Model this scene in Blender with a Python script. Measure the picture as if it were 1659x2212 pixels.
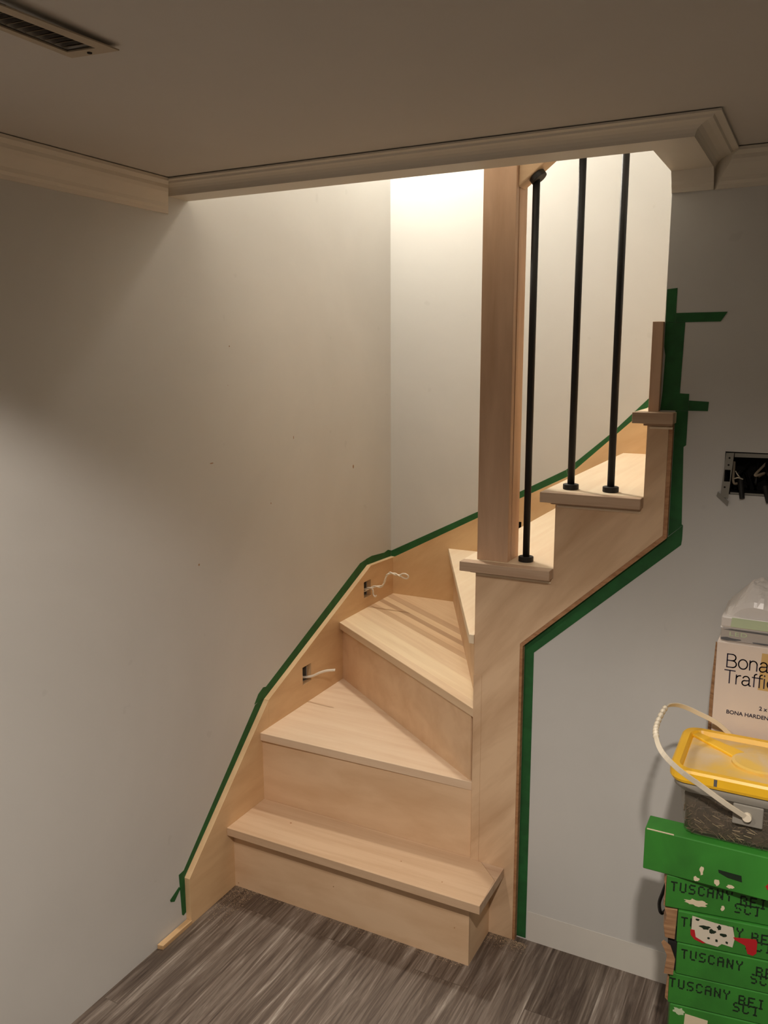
import bpy, bmesh, math, random
from mathutils import Vector, Matrix, noise
random.seed(7)
D = bpy.data
scene = bpy.context.scene
for o in list(D.objects):
    D.objects.remove(o)
C = scene.collection

# ------------------------------------------------------------------ camera
cam = D.cameras.new('camera')
cam.sensor_fit = 'HORIZONTAL'; cam.sensor_width = 36.0
cam.lens = 36.0 * 1833.742 / 1659.0
cam.clip_start = 0.05
co = D.objects.new('camera', cam); C.objects.link(co)
rt = Vector((0.8874206, 0.4609520, -0.0028057)); up = Vector((-0.0807630, 0.1614710, 0.9835672)); fw = Vector((-0.4538304, 0.8726112, -0.1805205))
M = Matrix((rt, up, -fw)).transposed().to_4x4()
M.translation = Vector((1.51625, -2.03652, 1.60014))
co.matrix_world = M
scene.camera = co

# ------------------------------------------------------------------ world, lamps, exposure
w = D.worlds.new('world'); scene.world = w; w.use_nodes = True
w.node_tree.nodes['Background'].inputs[0].default_value = (1.0, 0.85, 0.7, 1)
w.node_tree.nodes['Background'].inputs[1].default_value = 0.0
def lamp(name, kind, loc, energy, color, size=0.05, **k):
    l = D.lights.new(name, kind); l.energy = energy; l.color = color
    if kind == 'AREA': l.shape = 'DISK'; l.size = size
    else: l.shadow_soft_size = size
    for a, v in k.items(): setattr(l, a, v)
    o = D.objects.new(name, l); C.objects.link(o); o.location = loc
    return o
WARM = (1.0, 0.80, 0.60)
lamp('stair_lamp', 'POINT', (0.08, 0.60, 2.85), 70.0, (1.0, 0.92, 0.80), 0.07)
lamp('recessed_or_fill_lamp', 'SPOT', (1.50, -1.65, 2.025), 165.0, (1.0, 0.89, 0.79), 0.035, spot_size=math.radians(150), spot_blend=0.8)
lamp('recessed_or_fill_lamp', 'SPOT', (0.50, -1.45, 2.025), 48.0, (1.0, 0.89, 0.79), 0.045, spot_size=math.radians(120), spot_blend=0.30)
lamp('recessed_or_fill_lamp', 'SPOT', (2.60, -2.90, 2.025), 16.0, (1.0, 0.86, 0.74), 0.045, spot_size=math.radians(138), spot_blend=0.45)  # added fill lamp behind the camera, lifts the bounce on ceiling and walls
vs = scene.view_settings
vs.view_transform = 'Standard'; vs.look = 'None'; vs.gamma = 1.0; vs.exposure = -0.06; vs.use_curve_mapping = False

# ------------------------------------------------------------------ materials
def lin(c):
    return tuple(((v / 12.92) if v <= 0.04045 else ((v + 0.055) / 1.055) ** 2.4) for v in [x / 255.0 for x in c]) + (1,)
def mat(name, rgb, rough=0.6, metal=0.0, **k):
    m = D.materials.new(name); m.use_nodes = True
    b = m.node_tree.nodes['Principled BSDF']
    b.inputs['Base Color'].default_value = lin(rgb); b.inputs['Roughness'].default_value = rough; b.inputs['Metallic'].default_value = metal
    for a, v in k.items(): b.inputs[a.replace('_', ' ')].default_value = v
    return m
def N(m, t, **k):
    n = m.node_tree.nodes.new(t)
    for a, v in k.items(): setattr(n, a, v)
    return n
def L(m, a, b): m.node_tree.links.new(a, b)
def ramp(m, fac, stops):
    r = N(m, 'ShaderNodeValToRGB'); L(m, fac, r.inputs[0])
    e = r.color_ramp.elements
    while len(e) < len(stops): e.new(0.5)
    for q, (p, c) in zip(e, stops): q.position = p; q.color = lin(c)
    return r.outputs[0]
def mixc(m, fac, a, b, mode='MIX'):
    x = N(m, 'ShaderNodeMix', data_type='RGBA', blend_type=mode)
    for s, v in ((x.inputs[0], fac), (x.inputs[6], a), (x.inputs[7], b)):
        if isinstance(v, bpy.types.NodeSocket): L(m, v, s)
        else: s.default_value = v
    return x.outputs[2]
def coord(m, rot=(0, 0, 0), scale=(1, 1, 1)):
    t = N(m, 'ShaderNodeTexCoord'); p = N(m, 'ShaderNodeMapping')
    p.vector_type = 'TEXTURE'
    p.inputs['Rotation'].default_value = rot
    L(m, t.outputs['Object'], p.inputs[0])
    q = N(m, 'ShaderNodeMapping'); q.inputs['Scale'].default_value = scale
    L(m, p.outputs[0], q.inputs[0])
    return p.outputs[0], q.outputs[0]
def noise_t(m, vec, scale, detail=4, dist=0.0, rough=0.55):
    n = N(m, 'ShaderNodeTexNoise'); n.inputs['Scale'].default_value = scale; n.inputs['Detail'].default_value = detail
    n.inputs['Distortion'].default_value = dist; n.inputs['Roughness'].default_value = rough
    L(m, vec, n.inputs['Vector']); return n.outputs[0]
def bump(m, h, strength=0.1, dist=0.002):
    b = N(m, 'ShaderNodeBump'); b.inputs['Strength'].default_value = strength; b.inputs['Distance'].default_value = dist
    L(m, h, b.inputs['Height']); L(m, b.outputs[0], m.node_tree.nodes['Principled BSDF'].inputs['Normal'])
def base(m, s): L(m, s, m.node_tree.nodes['Principled BSDF'].inputs['Base Color'])

def wood(name, light, dark, rot=(0, 0, 0), strip=0.0, amount=0.5, grain=(3, 45, 45), rough=0.55, offset=0.0):
    """grain runs along the local x of the rotated frame; strip = stave width across it"""
    m = mat(name, light, rough)
    p, q = coord(m, rot, grain)
    g = noise_t(m, q, 1.0, 6, 0.3)
    c = ramp(m, g, [(0.32, dark), (0.62, light)])
    big = noise_t(m, p, 3.5, 3, 0.6)
    c = mixc(m, ramp(m, big, [(0.35, (0, 0, 0)), (0.75, (110, 110, 110))]), c, lin(tuple(int(v * 0.9) for v in dark)))
    if strip > 0:
        s = N(m, 'ShaderNodeSeparateXYZ'); L(m, p, s.inputs[0])
        a = N(m, 'ShaderNodeMath', operation='ADD'); L(m, s.outputs[1], a.inputs[0]); a.inputs[1].default_value = offset
        d = N(m, 'ShaderNodeMath', operation='DIVIDE'); L(m, a.outputs[0], d.inputs[0]); d.inputs[1].default_value = strip
        f = N(m, 'ShaderNodeMath', operation='FLOOR'); L(m, d.outputs[0], f.inputs[0])
        wn = N(m, 'ShaderNodeTexWhiteNoise', noise_dimensions='1D'); L(m, f.outputs[0], wn.inputs['W'])
        cc = ramp(m, wn.outputs['Value'], [(0.0, tuple(int(v * (1 - 0.30 * amount)) for v in light)), (0.6, (235, 225, 212)), (1.0, (255, 255, 250))])
        c = mixc(m, amount, c, cc, 'MULTIPLY')
    base(m, c)
    bump(m, g, 0.06, 0.001)
    return m
Z90 = (0, 0, math.pi / 2)
MAPLE = (232, 206, 176); MAPLE_D = (220, 190, 158)
BIRCH = (230, 198, 162); BIRCH_D = (216, 180, 142)
M_tread1 = wood('maple_tread', MAPLE, MAPLE_D, (0, 0, 0), 0.07, 0.45)
M_tread2 = wood('maple_tread_flat', (234, 210, 182), (226, 198, 168), (0, 0, 0), 0.16, 0.12)
def staved():
    m = wood('maple_tread_staved', (240, 220, 190), (230, 206, 174), (0, 0, math.radians(-34.8)))
    b = m.node_tree.nodes['Principled BSDF']; src = b.inputs['Base Color'].links[0].from_socket
    p, q = coord(m, (0, 0, math.radians(-34.8)))
    sp = N(m, 'ShaderNodeSeparateXYZ'); L(m, p, sp.inputs[0])
    mr = N(m, 'ShaderNodeMapRange'); mr.inputs[1].default_value = 0.19; mr.inputs[2].default_value = 0.57; L(m, sp.outputs[1], mr.inputs[0])
    r = N(m, 'ShaderNodeValToRGB'); r.color_ramp.interpolation = 'CONSTANT'; L(m, mr.outputs[0], r.inputs[0])
    stops = [(0.0, (246, 238, 230)), (0.10, (255, 252, 244)), (0.30, (248, 240, 230)), (0.52, (218, 200, 184)), (0.60, (236, 222, 206)), (0.68, (200, 180, 164)), (0.75, (240, 228, 212)), (0.83, (212, 192, 176)), (0.92, (236, 222, 206))]
    e = r.color_ramp.elements
    while len(e) < len(stops): e.new(0.5)
    for k, (pp, c) in zip(e, stops): k.position = pp; k.color = lin(c)
    base(m, mixc(m, 1.0, src, r.outputs[0], 'MULTIPLY')); return m
M_tread3 = staved()
M_tread4 = wood('maple_tread_pale', (244, 226, 198), (238, 216, 186), Z90, 0.09, 0.2)
M_nose = wood('maple_edge', (206, 178, 150), (184, 152, 124), (0, 0, 0), 0, 0.4, (3, 60, 60))
M_riser = wood('birch_riser', BIRCH, BIRCH_D, (0, 0, 0), 0, 0.5, (4, 18, 14))
M_riserx = wood('birch_riser_cross', BIRCH, BIRCH_D, Z90, 0, 0.5, (4, 18, 14))
M_stringer = wood('birch_stringer', (226, 192, 148), (212, 174, 130), (math.radians(35), 0, math.pi / 2), 0, 0.5, (4, 22, 16))
M_skirt = wood('birch_skirt', (226, 192, 146), (214, 176, 130), (0, math.radians(-38), 0), 0, 0.5, (5, 22, 16))
M_panel = wood('birch_panel', (230, 198, 162), (202, 166, 130), (0, math.radians(-50), 0), 0, 0.5, (2.5, 16, 16))
M_ply = wood('plywood_edge', (188, 142, 102), (156, 108, 72), (0, 0, 0), 0, 0.5, (30, 30, 90))
M_newel = wood('maple_newel', (220, 184, 152), (200, 162, 130), (0, math.pi / 2, 0), 0, 0.5, (3, 22, 22))
M_rail = wood('maple_rail', (226, 196, 158), (206, 172, 134), (0, 0, 0), 0, 0.5, (3, 22, 22))
M_pine = wood('pine_strip', (222, 190, 146), (196, 158, 112), Z90, 0, 0.5, (3, 50, 50))

def paint(name, rgb, var=0.04, rough=0.75, scale=1.3, spots=False):
    m = mat(name, rgb, rough)
    p, q = coord(m)
    n = noise_t(m, p, scale, 5, 0.5)
    a = tuple(int(v * (1 - var)) for v in rgb); b = tuple(min(255, int(v * (1 + var))) for v in rgb)
    c = ramp(m, n, [(0.3, a), (0.7, b)])
    if spots:
        s = noise_t(m, p, 16, 2, 0.0, 0.4)
        c = mixc(m, ramp(m, s, [(0.735, (0, 0, 0)), (0.76, (90, 90, 90))]), c, lin(tuple(int(v * 0.72) for v in rgb)))
    base(m, c)
    f = noise_t(m, p, 260, 2)
    bump(m, f, 0.08, 0.0006)
    return m
M_wall = paint('wall_paint', (206, 205, 201), 0.025, 0.6, spots=True)
M_ceil = paint('ceiling_paint', (198, 192, 184), 0.02, 0.9)
M_trim = paint('trim_paint', (216, 208, 194), 0.03, 0.5)
M_prime = paint('primer_band', (211, 207, 199), 0.04, 0.8)

def floor_mat():
    m = mat('vinyl_planks', (120, 108, 98), 0.45)
    p, q = coord(m, Z90)
    br = N(m, 'ShaderNodeTexBrick', offset=0.37, offset_frequency=2)
    br.inputs['Scale'].default_value = 1.0; br.inputs['Brick Width'].default_value = 1.22; br.inputs['Row Height'].default_value = 0.152
    br.inputs['Mortar Size'].default_value = 0.0009; br.inputs['Mortar Smooth'].default_value = 0.4; br.inputs['Bias'].default_value = 0.0
    br.inputs['Color1'].default_value = (0.12, 0.12, 0.12, 1); br.inputs['Color2'].default_value = (0.95, 0.95, 0.95, 1); br.inputs['Mortar'].default_value = (0.3, 0.3, 0.3, 1)
    mp = N(m, 'ShaderNodeMapping'); mp.inputs['Location'].default_value = (0.23, 0.055, 0); L(m, p, mp.inputs[0]); L(m, mp.outputs[0], br.inputs['Vector'])
    st = N(m, 'ShaderNodeMapping'); st.inputs['Scale'].default_value = (3.6, 56, 1); L(m, p, st.inputs[0])
    off = N(m, 'ShaderNodeVectorMath', operation='ADD'); L(m, st.outputs[0], off.inputs[0])
    sc = N(m, 'ShaderNodeVectorMath', operation='SCALE'); L(m, br.outputs['Color'], sc.inputs[0]); sc.inputs['Scale'].default_value = 37.0
    L(m, sc.outputs[0], off.inputs[1])
    g = noise_t(m, off.outputs[0], 1.0, 8, 0.7, 0.68)
    st2 = N(m, 'ShaderNodeMapping'); st2.inputs['Scale'].default_value = (5, 240, 1); L(m, p, st2.inputs[0])
    g2 = noise_t(m, st2.outputs[0], 1.0, 4, 0.4, 0.6)
    c = ramp(m, g, [(0.30, (74, 62, 54)), (0.45, (112, 98, 88)), (0.58, (146, 134, 124)), (0.74, (206, 198, 188))])
    c = mixc(m, 0.55, c, ramp(m, g2, [(0.3, (120, 112, 104)), (0.7, (255, 252, 248))]), 'MULTIPLY')
    tone = ramp(m, br.outputs['Color'], [(0.0, (170, 160, 152)), (1.0, (255, 255, 255))])
    c = mixc(m, 0.85, c, tone, 'MULTIPLY')
    c = mixc(m, ramp(m, br.outputs['Fac'], [(0.0, (0, 0, 0)), (1.0, (190, 190, 190))]), c, lin((70, 60, 52)))
    d = noise_t(m, p, 2.2, 6, 0.8)
    c = mixc(m, ramp(m, d, [(0.5, (0, 0, 0)), (0.8, (70, 70, 70))]), c, lin((186, 170, 146)))
    base(m, c); bump(m, g, 0.15, 0.001)
    return m
M_floor = floor_mat()
M_dust = paint('sawdust', (198, 174, 142), 0.08, 0.95, 30)
M_tape = paint('green_painters_tape', (30, 92, 44), 0.10, 0.7, 25)
M_black = mat('black_metal', (14, 12, 11), 0.55)
M_steel = mat('galvanized_steel', (150, 148, 140), 0.45, 0.8)
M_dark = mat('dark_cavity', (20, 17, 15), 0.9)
M_cable = mat('white_cable_sheath', (236, 224, 206), 0.5)
M_wire = mat('black_wire', (14, 13, 13), 0.5)
M_vent = paint('vent_paint', (176, 160, 138), 0.05, 0.6, 8)
M_ventd = mat('vent_louver_paint', (112, 98, 78), 0.7)
M_card = wood('corrugated_cardboard', (172, 134, 98), (124, 88, 60), (0, 0, 0), 0, 0.5, (8, 8, 120))
M_paper = mat('torn_paper_fibre', (214, 200, 170), 0.9)
def carton(name, rgb):
    m = mat(name, rgb, 0.55)
    p, q = coord(m)
    n = noise_t(m, p, 7, 5, 0.6)
    c = ramp(m, n, [(0.3, tuple(int(v * 0.86) for v in rgb)), (0.72, tuple(min(255, int(v * 1.12)) for v in rgb))])
    s = noise_t(m, p, 38, 5, 1.2, 0.7)
    c = mixc(m, ramp(m, s, [(0.70, (0, 0, 0)), (0.76, (150, 150, 150))]), c, lin((178, 190, 140)))
    base(m, c); return m
M_green = carton('green_carton', (52, 128, 44))
M_ink = mat('stencil_ink', (14, 36, 16), 0.7)
M_red = mat('red_print', (176, 24, 32), 0.6)
M_white = mat('white_print', (206, 198, 180), 0.7)
M_boxw = paint('white_carton', (222, 208, 196), 0.02, 0.6, 4)
M_navy = mat('navy_print', (34, 30, 56), 0.6)
M_tan = mat('tan_print', (206, 172, 112), 0.6)
M_yellow = paint('yellow_plastic', (252, 196, 46), 0.04, 0.35, 6)
def lid_dust():
    m = mat('dusty_yellow_plastic', (224, 186, 110), 0.6)
    p, q = coord(m); n = noise_t(m, p, 9, 5, 0.7)
    base(m, ramp(m, n, [(0.36, (232, 192, 92)), (0.52, (222, 192, 138)), (0.66, (222, 200, 168))])); return m
M_lidd = lid_dust()
M_handle = mat('white_plastic', (232, 222, 200), 0.35)
def plastic(name, rgb, alpha, rough=0.25):
    m = mat(name, rgb, rough); b = m.node_tree.nodes['Principled BSDF']
    out = m.node_tree.nodes['Material Output']
    t = N(m, 'ShaderNodeBsdfTransparent'); x = N(m, 'ShaderNodeMixShader'); x.inputs[0].default_value = alpha
    L(m, t.outputs[0], x.inputs[1]); L(m, b.outputs[0], x.inputs[2]); L(m, x.outputs[0], out.inputs[0])
    return m
M_tub = plastic('clear_plastic', (170, 162, 146), 0.20, 0.2)
M_tabp = plastic('frosted_plastic', (156, 152, 142), 0.85, 0.4)
M_film = plastic('plastic_film', (226, 220, 214), 0.88, 0.3)
M_screws = paint('dark_steel_screws', (60, 50, 40), 0.4, 0.45, 60)
M_shiny = mat('bright_screw', (196, 176, 140), 0.3, 0.7)
M_ledbox = mat('grey_carton', (176, 168, 160), 0.6)
M_mint = mat('pale_green_print', (190, 204, 170), 0.5)
M_smoke = mat('dark_print', (92, 92, 94), 0.6)

# ------------------------------------------------------------------ mesh helpers
def mesh_obj(name, bm, m, parent=None, bevel=0.0, smooth=False, world=True):
    bmesh.ops.recalc_face_normals(bm, faces=bm.faces)
    if bevel > 0:
        es = [e for e in bm.edges if len(e.link_faces) == 2 and e.calc_face_angle(0) > 0.5]
        bmesh.ops.bevel(bm, geom=es, offset=bevel, segments=2, affect='EDGES', profile=0.5, clamp_overlap=True)
    if parent is not None and world:
        r = parent
        while r.parent: r = r.parent
        bmesh.ops.translate(bm, vec=-r.location, verts=bm.verts)
    me = D.meshes.new(name); bm.to_mesh(me); bm.free()
    if smooth:
        for p in me.polygons: p.use_smooth = True
    me.materials.append(m)
    o = D.objects.new(name, me); C.objects.link(o)
    if parent is not None: o.parent = parent
    return o
def box(bm, x0, y0, z0, x1, y1, z1):
    vs = [bm.verts.new(v) for v in ((x0,y0,z0),(x1,y0,z0),(x1,y1,z0),(x0,y1,z0),(x0,y0,z1),(x1,y0,z1),(x1,y1,z1),(x0,y1,z1))]
    for f in ((0,3,2,1),(4,5,6,7),(0,1,5,4),(1,2,6,5),(2,3,7,6),(3,0,4,7)): bm.faces.new([vs[i] for i in f])
    return bm
def prism(bm, pts, vec):
    a = [bm.verts.new(p) for p in pts]; b = [bm.verts.new(Vector(p) + Vector(vec)) for p in pts]
    bm.faces.new(a); bm.faces.new(b[::-1])
    n = len(a)
    for i in range(n): bm.faces.new((a[i], a[(i + 1) % n], b[(i + 1) % n], b[i]))
    return bm
def xy(bm, pts, z0, z1): return prism(bm, [(x, y, z0) for x, y in pts], (0, 0, z1 - z0))
def xz(bm, pts, y0, y1): return prism(bm, [(x, y0, z) for x, z in pts], (0, y1 - y0, 0))
def yz(bm, pts, x0, x1): return prism(bm, [(x0, y, z) for y, z in pts], (x1 - x0, 0, 0))
def cyl(bm, p0, p1, r0, r1=None, n=20):
    r1 = r0 if r1 is None else r1
    p0, p1 = Vector(p0), Vector(p1); d = (p1 - p0).normalized()
    u = d.orthogonal().normalized(); v = d.cross(u)
    a = [bm.verts.new(p0 + (u * math.cos(t) + v * math.sin(t)) * r0) for t in [2 * math.pi * i / n for i in range(n)]]
    b = [bm.verts.new(p1 + (u * math.cos(t) + v * math.sin(t)) * r1) for t in [2 * math.pi * i / n for i in range(n)]]
    bm.faces.new(a[::-1]); bm.faces.new(b)
    for i in range(n): bm.faces.new((a[i], a[(i + 1) % n], b[(i + 1) % n], b[i]))
    return bm
def tube(bm, pts, r, n=8, rz=None, closed=False):
    """tube through pts; rz gives a flat ribbon (r along side, rz along normal)"""
    rz = r if rz is None else rz
    rings = []
    pts = [Vector(p) for p in pts]; prev = None
    for i, p in enumerate(pts):
        d = (pts[min(i + 1, len(pts) - 1)] - pts[max(i - 1, 0)]).normalized()
        u = d.orthogonal().normalized() if prev is None else (prev - d * prev.dot(d)).normalized()
        prev = u; v = d.cross(u)
        rings.append([bm.verts.new(p + u * math.cos(t) * r + v * math.sin(t) * rz) for t in [2 * math.pi * k / n for k in range(n)]])
    for a, b in zip(rings, rings[1:]):
        for k in range(n): bm.faces.new((a[k], a[(k + 1) % n], b[(k + 1) % n], b[k]))
    bm.faces.new(rings[0][::-1]); bm.faces.new(rings[-1])
    return bm
def spline(pts, k=8):
    pts = [Vector(p) for p in pts]; q = [pts[0] * 2 - pts[1]] + pts + [pts[-1] * 2 - pts[-2]]; out = []
    for i in range(1, len(q) - 2):
        for j in range(k):
            t = j / k
            out.append(0.5 * ((2 * q[i]) + (q[i + 1] - q[i - 1]) * t + (2 * q[i - 1] - 5 * q[i] + 4 * q[i + 1] - q[i + 2]) * t * t + (3 * q[i] - q[i - 1] - 3 * q[i + 1] + q[i + 2]) * t ** 3))
    out.append(pts[-1]); return out
def cut(o, boxes):
    """carve real openings out of o, in o's own coordinates"""
    bm = bmesh.new()
    for b in boxes: box(bm, *b)
    bmesh.ops.recalc_face_normals(bm, faces=bm.faces)
    me = D.meshes.new('tmp'); bm.to_mesh(me); bm.free()
    c = D.objects.new('tmp', me); C.objects.link(c)
    if o.parent: c.location = o.parent.location
    md = o.modifiers.new('b', 'BOOLEAN'); md.operation = 'DIFFERENCE'; md.object = c; md.solver = 'EXACT'
    bpy.context.view_layer.update()
    dg = bpy.context.evaluated_depsgraph_get()
    nm = D.meshes.new_from_object(o.evaluated_get(dg)); o.modifiers.clear(); old = o.data; o.data = nm
    D.objects.remove(c); D.meshes.remove(me); nm.name = o.name
    return o
def thing(name, label, cat, loc=(0, 0, 0), rz=0.0, group=None):
    o = D.objects.new(name, None); C.objects.link(o); o.location = loc; o.rotation_euler = (0, 0, rz)
    o.empty_display_size = 0.05
    return tag(o, label, cat, group)
def tag(o, label, cat, group=None):
    o['label'] = label; o['category'] = cat
    if group: o['group'] = group
    return o
def struct(name, bm, m, label=None):
    o = mesh_obj(name, bm, m); o['kind'] = 'structure'
    if label: o['label'] = label
    return o
def text(name, s, size, m, parent, loc, rot=(math.pi / 2, 0, 0), sx=1.0, bold=0.0, space=1.0):
    cu = D.curves.new('t', 'FONT'); cu.body = s; cu.size = size; cu.extrude = 0.0002; cu.offset = bold; cu.space_character = space
    t = D.objects.new('t', cu); C.objects.link(t)
    bpy.context.view_layer.update()
    me = D.meshes.new_from_object(t.evaluated_get(bpy.context.evaluated_depsgraph_get()))
    D.objects.remove(t); D.curves.remove(cu)
    me.transform(Matrix.Diagonal((sx, 1, 1, 1)))
    me.transform(Matrix.Rotation(rot[2], 4, 'Z') @ Matrix.Rotation(rot[1], 4, 'Y') @ Matrix.Rotation(rot[0], 4, 'X'))
    me.transform(Matrix.Translation(loc))
    me.materials.clear(); me.materials.append(m); me.name = name
    o = D.objects.new(name, me); C.objects.link(o); o.parent = parent
    return o
BM = bmesh.new
def arc(cx, cy, rx, ry, a0, a1, n=14):
    return [(cx + rx * math.cos(math.radians(a0 + (a1 - a0) * i / n)), cy + ry * math.sin(math.radians(a0 + (a1 - a0) * i / n))) for i in range(n + 1)]
X_ = 0.72   # x-height, cap height is 1
GLYPH = {
 'B': (0.80, [[(0.08, 0), (0.08, 1), (0.42, 1)] + arc(0.42, 0.76, 0.24, 0.24, 90, -90) + [(0.08, 0.52)], [(0.42, 0.52)] + arc(0.44, 0.26, 0.28, 0.26, 90, -90) + [(0.08, 0)]]),
 'o': (0.74, [arc(0.37, 0.36, 0.30, 0.36, 0, 360, 28)]),
 'n': (0.68, [[(0.09, 0), (0.09, X_)], [(0.09, 0.42)] + arc(0.33, 0.45, 0.24, 0.27, 180, 0) + [(0.57, 0)]]),
 'a': (0.70, [arc(0.33, 0.50, 0.22, 0.22, 165, 0) + [(0.55, 0.10), (0.58, 0.02), (0.66, 0.02)], [(0.55, 0.42), (0.34, 0.38)] + arc(0.26, 0.19, 0.19, 0.19, 90, 300) + [(0.48, 0.10), (0.55, 0.22)]]),
 'T': (0.74, [[(0.02, 1), (0.74, 1)], [(0.38, 1), (0.38, 0)]]),
 'r': (0.42, [[(0.09, 0), (0.09, X_)], [(0.09, 0.44)] + arc(0.36, 0.42, 0.27, 0.28, 175, 85)]),
 'f': (0.35, [[(0.16, 0), (0.16, 0.82)] + arc(0.32, 0.84, 0.16, 0.16, 180, 90, 8), [(0.02, X_), (0.34, X_)]]),
 'i': (0.24, [[(0.11, 0), (0.11, X_)], [(0.11, 0.92), (0.11, 1.0)]]),
 'c': (0.64, [arc(0.36, 0.36, 0.29, 0.36, 40, 320, 22)]),
}
def lettering(name, s, cap, m, parent, loc, wd=0.085, space=0.0):
    """thin sans capitals and lower case, drawn as flat strokes of even width"""
    bm = BM(); x = 0
    for ch in s:
        adv, strokes = GLYPH[ch]
        for st_ in strokes:
            for p, q in zip(st_, st_[1:]):
                p = Vector(((x + p[0]) * cap, p[1] * cap)); q = Vector(((x + q[0]) * cap, q[1] * cap)); d = q - p
                if d.length < 1e-6: continue
                d.normalize(); n_ = Vector((-d.y, d.x)) * cap * wd / 2; e = d * cap * wd * 0.35
                bm.faces.new([bm.verts.new((v.x + loc[0], loc[1], v.y + loc[2])) for v in (p - e + n_, p - e - n_, q + e - n_, q + e + n_)])
        x += adv + space
    return mesh_obj(name, bm, m, parent, world=False)
DOTS = {'T': '11111 00100 00100 00100 00100 00100 00100', 'U': '10001 10001 10001 10001 10001 10001 01110', 'S': '01111 10000 10000 01110 00001 00001 11110',
 'C': '01110 10001 10000 10000 10000 10001 01110', 'A': '01110 10001 10001 11111 10001 10001 10001', 'N': '10001 11001 11001 10101 10011 10011 10001',
 'Y': '10001 10001 01010 00100 00100 00100 00100', 'B': '11110 10001 10001 11110 10001 10001 11110', 'E': '11111 10000 10000 11110 10000 10000 11111', 'I': '01110 00100 00100 00100 00100 00100 01110'}
def dot_text(name, s, hgt, m, parent, loc, pitch=None, seed=0):
    """ink-jet dot matrix letters, five dots by seven"""
    rnd = random.Random(seed); bm = BM(); dz = hgt / 7; dx = dz * 0.80; x = 0
    for ch in s:
        for r, row in enumerate(DOTS[ch].split()):
            for c, v in enumerate(row):
                if v != '1' or rnd.random() < 0.04: continue
                cx, cz = loc[0] + x + c * dx + rnd.uniform(-.1, .1) * dx, loc[2] + (6 - r) * dz + rnd.uniform(-.1, .1) * dz
                rx, rz_ = dx * 0.74, dz * 0.66
                bm.faces.new([bm.verts.new((cx + rx * math.cos(t), loc[1], cz + rz_ * math.sin(t))) for t in [2 * math.pi * k / 8 + 0.39 for k in range(8)]])
        x += dx * 7.1
    return mesh_obj(name, bm, m, parent, world=False)

# ------------------------------------------------------------------ room shell
HC = 2.03          # ceiling
HS = 1.9965        # underside of the bulkhead round the stair opening
DW = 0.9385        # back wall of the stair shaft
XO = 1.171         # right edge of the opening
XR, YB, TOP = 3.6, -4.0, 4.6
struct('floor', box(BM(), 0, YB, -0.1, XR, 0.14, 0), M_floor)
wl = struct('wall_left', box(BM(), -0.12, YB, -0.1, 0, DW + 0.12, TOP), M_wall)
wb = struct('wall_back', box(BM(), 0.0, DW, -0.1, 2.6, DW + 0.12, TOP), M_wall)
wr = struct('wall_front', xz(BM(), [(0.80, 0), (XR, 0), (XR, HC), (XO, HC), (XO, 1.44), (1.165, 1.44), (1.165, 1.24), (0.95, 1.24), (0.95, 1.04), (0.80, 1.04)], 0.0188, 0.12), M_wall)
struct('wall_right', box(BM(), XR, YB, -0.1, XR + 0.1, 0.12, HC), M_wall)
struct('wall_rear', box(BM(), -0.12, YB - 0.1, -0.1, XR + 0.1, YB, HC + 0.2), M_wall)
struct('wall_shaft_front', box(BM(), 0, -0.32, HC + 0.2, 2.6, -0.22, TOP), M_wall)
struct('wall_shaft_right', box(BM(), 2.6, -0.32, HC + 0.2, 2.7, DW + 0.12, TOP), M_wall)
struct('wall_shaft_end', box(BM(), 2.5, 0.12, -0.1, 2.6, DW, HC + 0.2), M_wall)
struct('ceiling_upper', box(BM(), -0.12, -0.32, TOP, 2.7, DW + 0.12, TOP + 0.1), M_ceil)
ceil = struct('ceiling', xy(BM(), [(0, YB), (XR, YB), (XR, 0.12), (XO, 0.12), (XO, -0.22), (0, -0.22)], HC, HC + 0.2), M_ceil)
cut(ceil, [(0.517, -1.355, HC - 0.1, 0.571, -1.086, HC + 0.12)])
struct('trim_1', xy(BM(), [(0, -0.297), (1.2584, -0.297), (1.2584, 0.0188), (XO, 0.0188), (XO, -0.22), (0, -0.22)], HS, HC), M_trim)
# crown moulding: profiles are (distance from wall, height)
PW = [(0, 1.954), (0.006, 1.954), (0.008, 1.962), (0.013, 1.968), (0.015, 1.976), (0.022, 1.988), (0.031, 1.999), (0.035, 2.007), (0.036, 2.015), (0.043, 2.018), (0.05, 2.021), (0.05, HC - 0.0022), (0.012, HC - 0.0022), (0.012, HC), (0, HC)]
PH = [(0, HS), (0.002, 2.003), (0.006, 2.009), (0.013, 2.014), (0.024, 2.0175), (0.034, 2.019), (0.037, 2.023), (0.05, 2.0245), (0.05, HC - 0.0020), (0.012, HC - 0.0020), (0.012, HC), (0, HC)]
def crown(name, p0, p1, nrm, prof, m0=0, m1=0):
    p0, p1, nrm = Vector(p0), Vector(p1), Vector(nrm); d = (p1 - p0).normalized()
    bm = BM()
    a = [bm.verts.new((*(p0 + nrm * o + d * (m0 * o)), z)) for o, z in prof]
    b = [bm.verts.new((*(p1 + nrm * o + d * (m1 * o)), z)) for o, z in prof]
    bm.faces.new(a); bm.faces.new(b[::-1]); n = len(a)
    for i in range(n): bm.faces.new((a[i], a[(i + 1) % n], b[(i + 1) % n], b[i]))
    return struct(name, bm, M_trim)
crown('trim_2', (0, YB), (0, -0.297), (1, 0), PW, 0, -1)
crown('trim_3', (0, -0.2972), (1.2584, -0.2972), (0, -1), PH, 1, 1)
crown('trim_4', (1.2586, -0.2972), (1.2586, 0.0186), (1, 0), PH, -1, -1)
crown('trim_5', (1.2586, 0.0186), (XR, 0.0186), (0, -1), PW, 1, 0)
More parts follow.
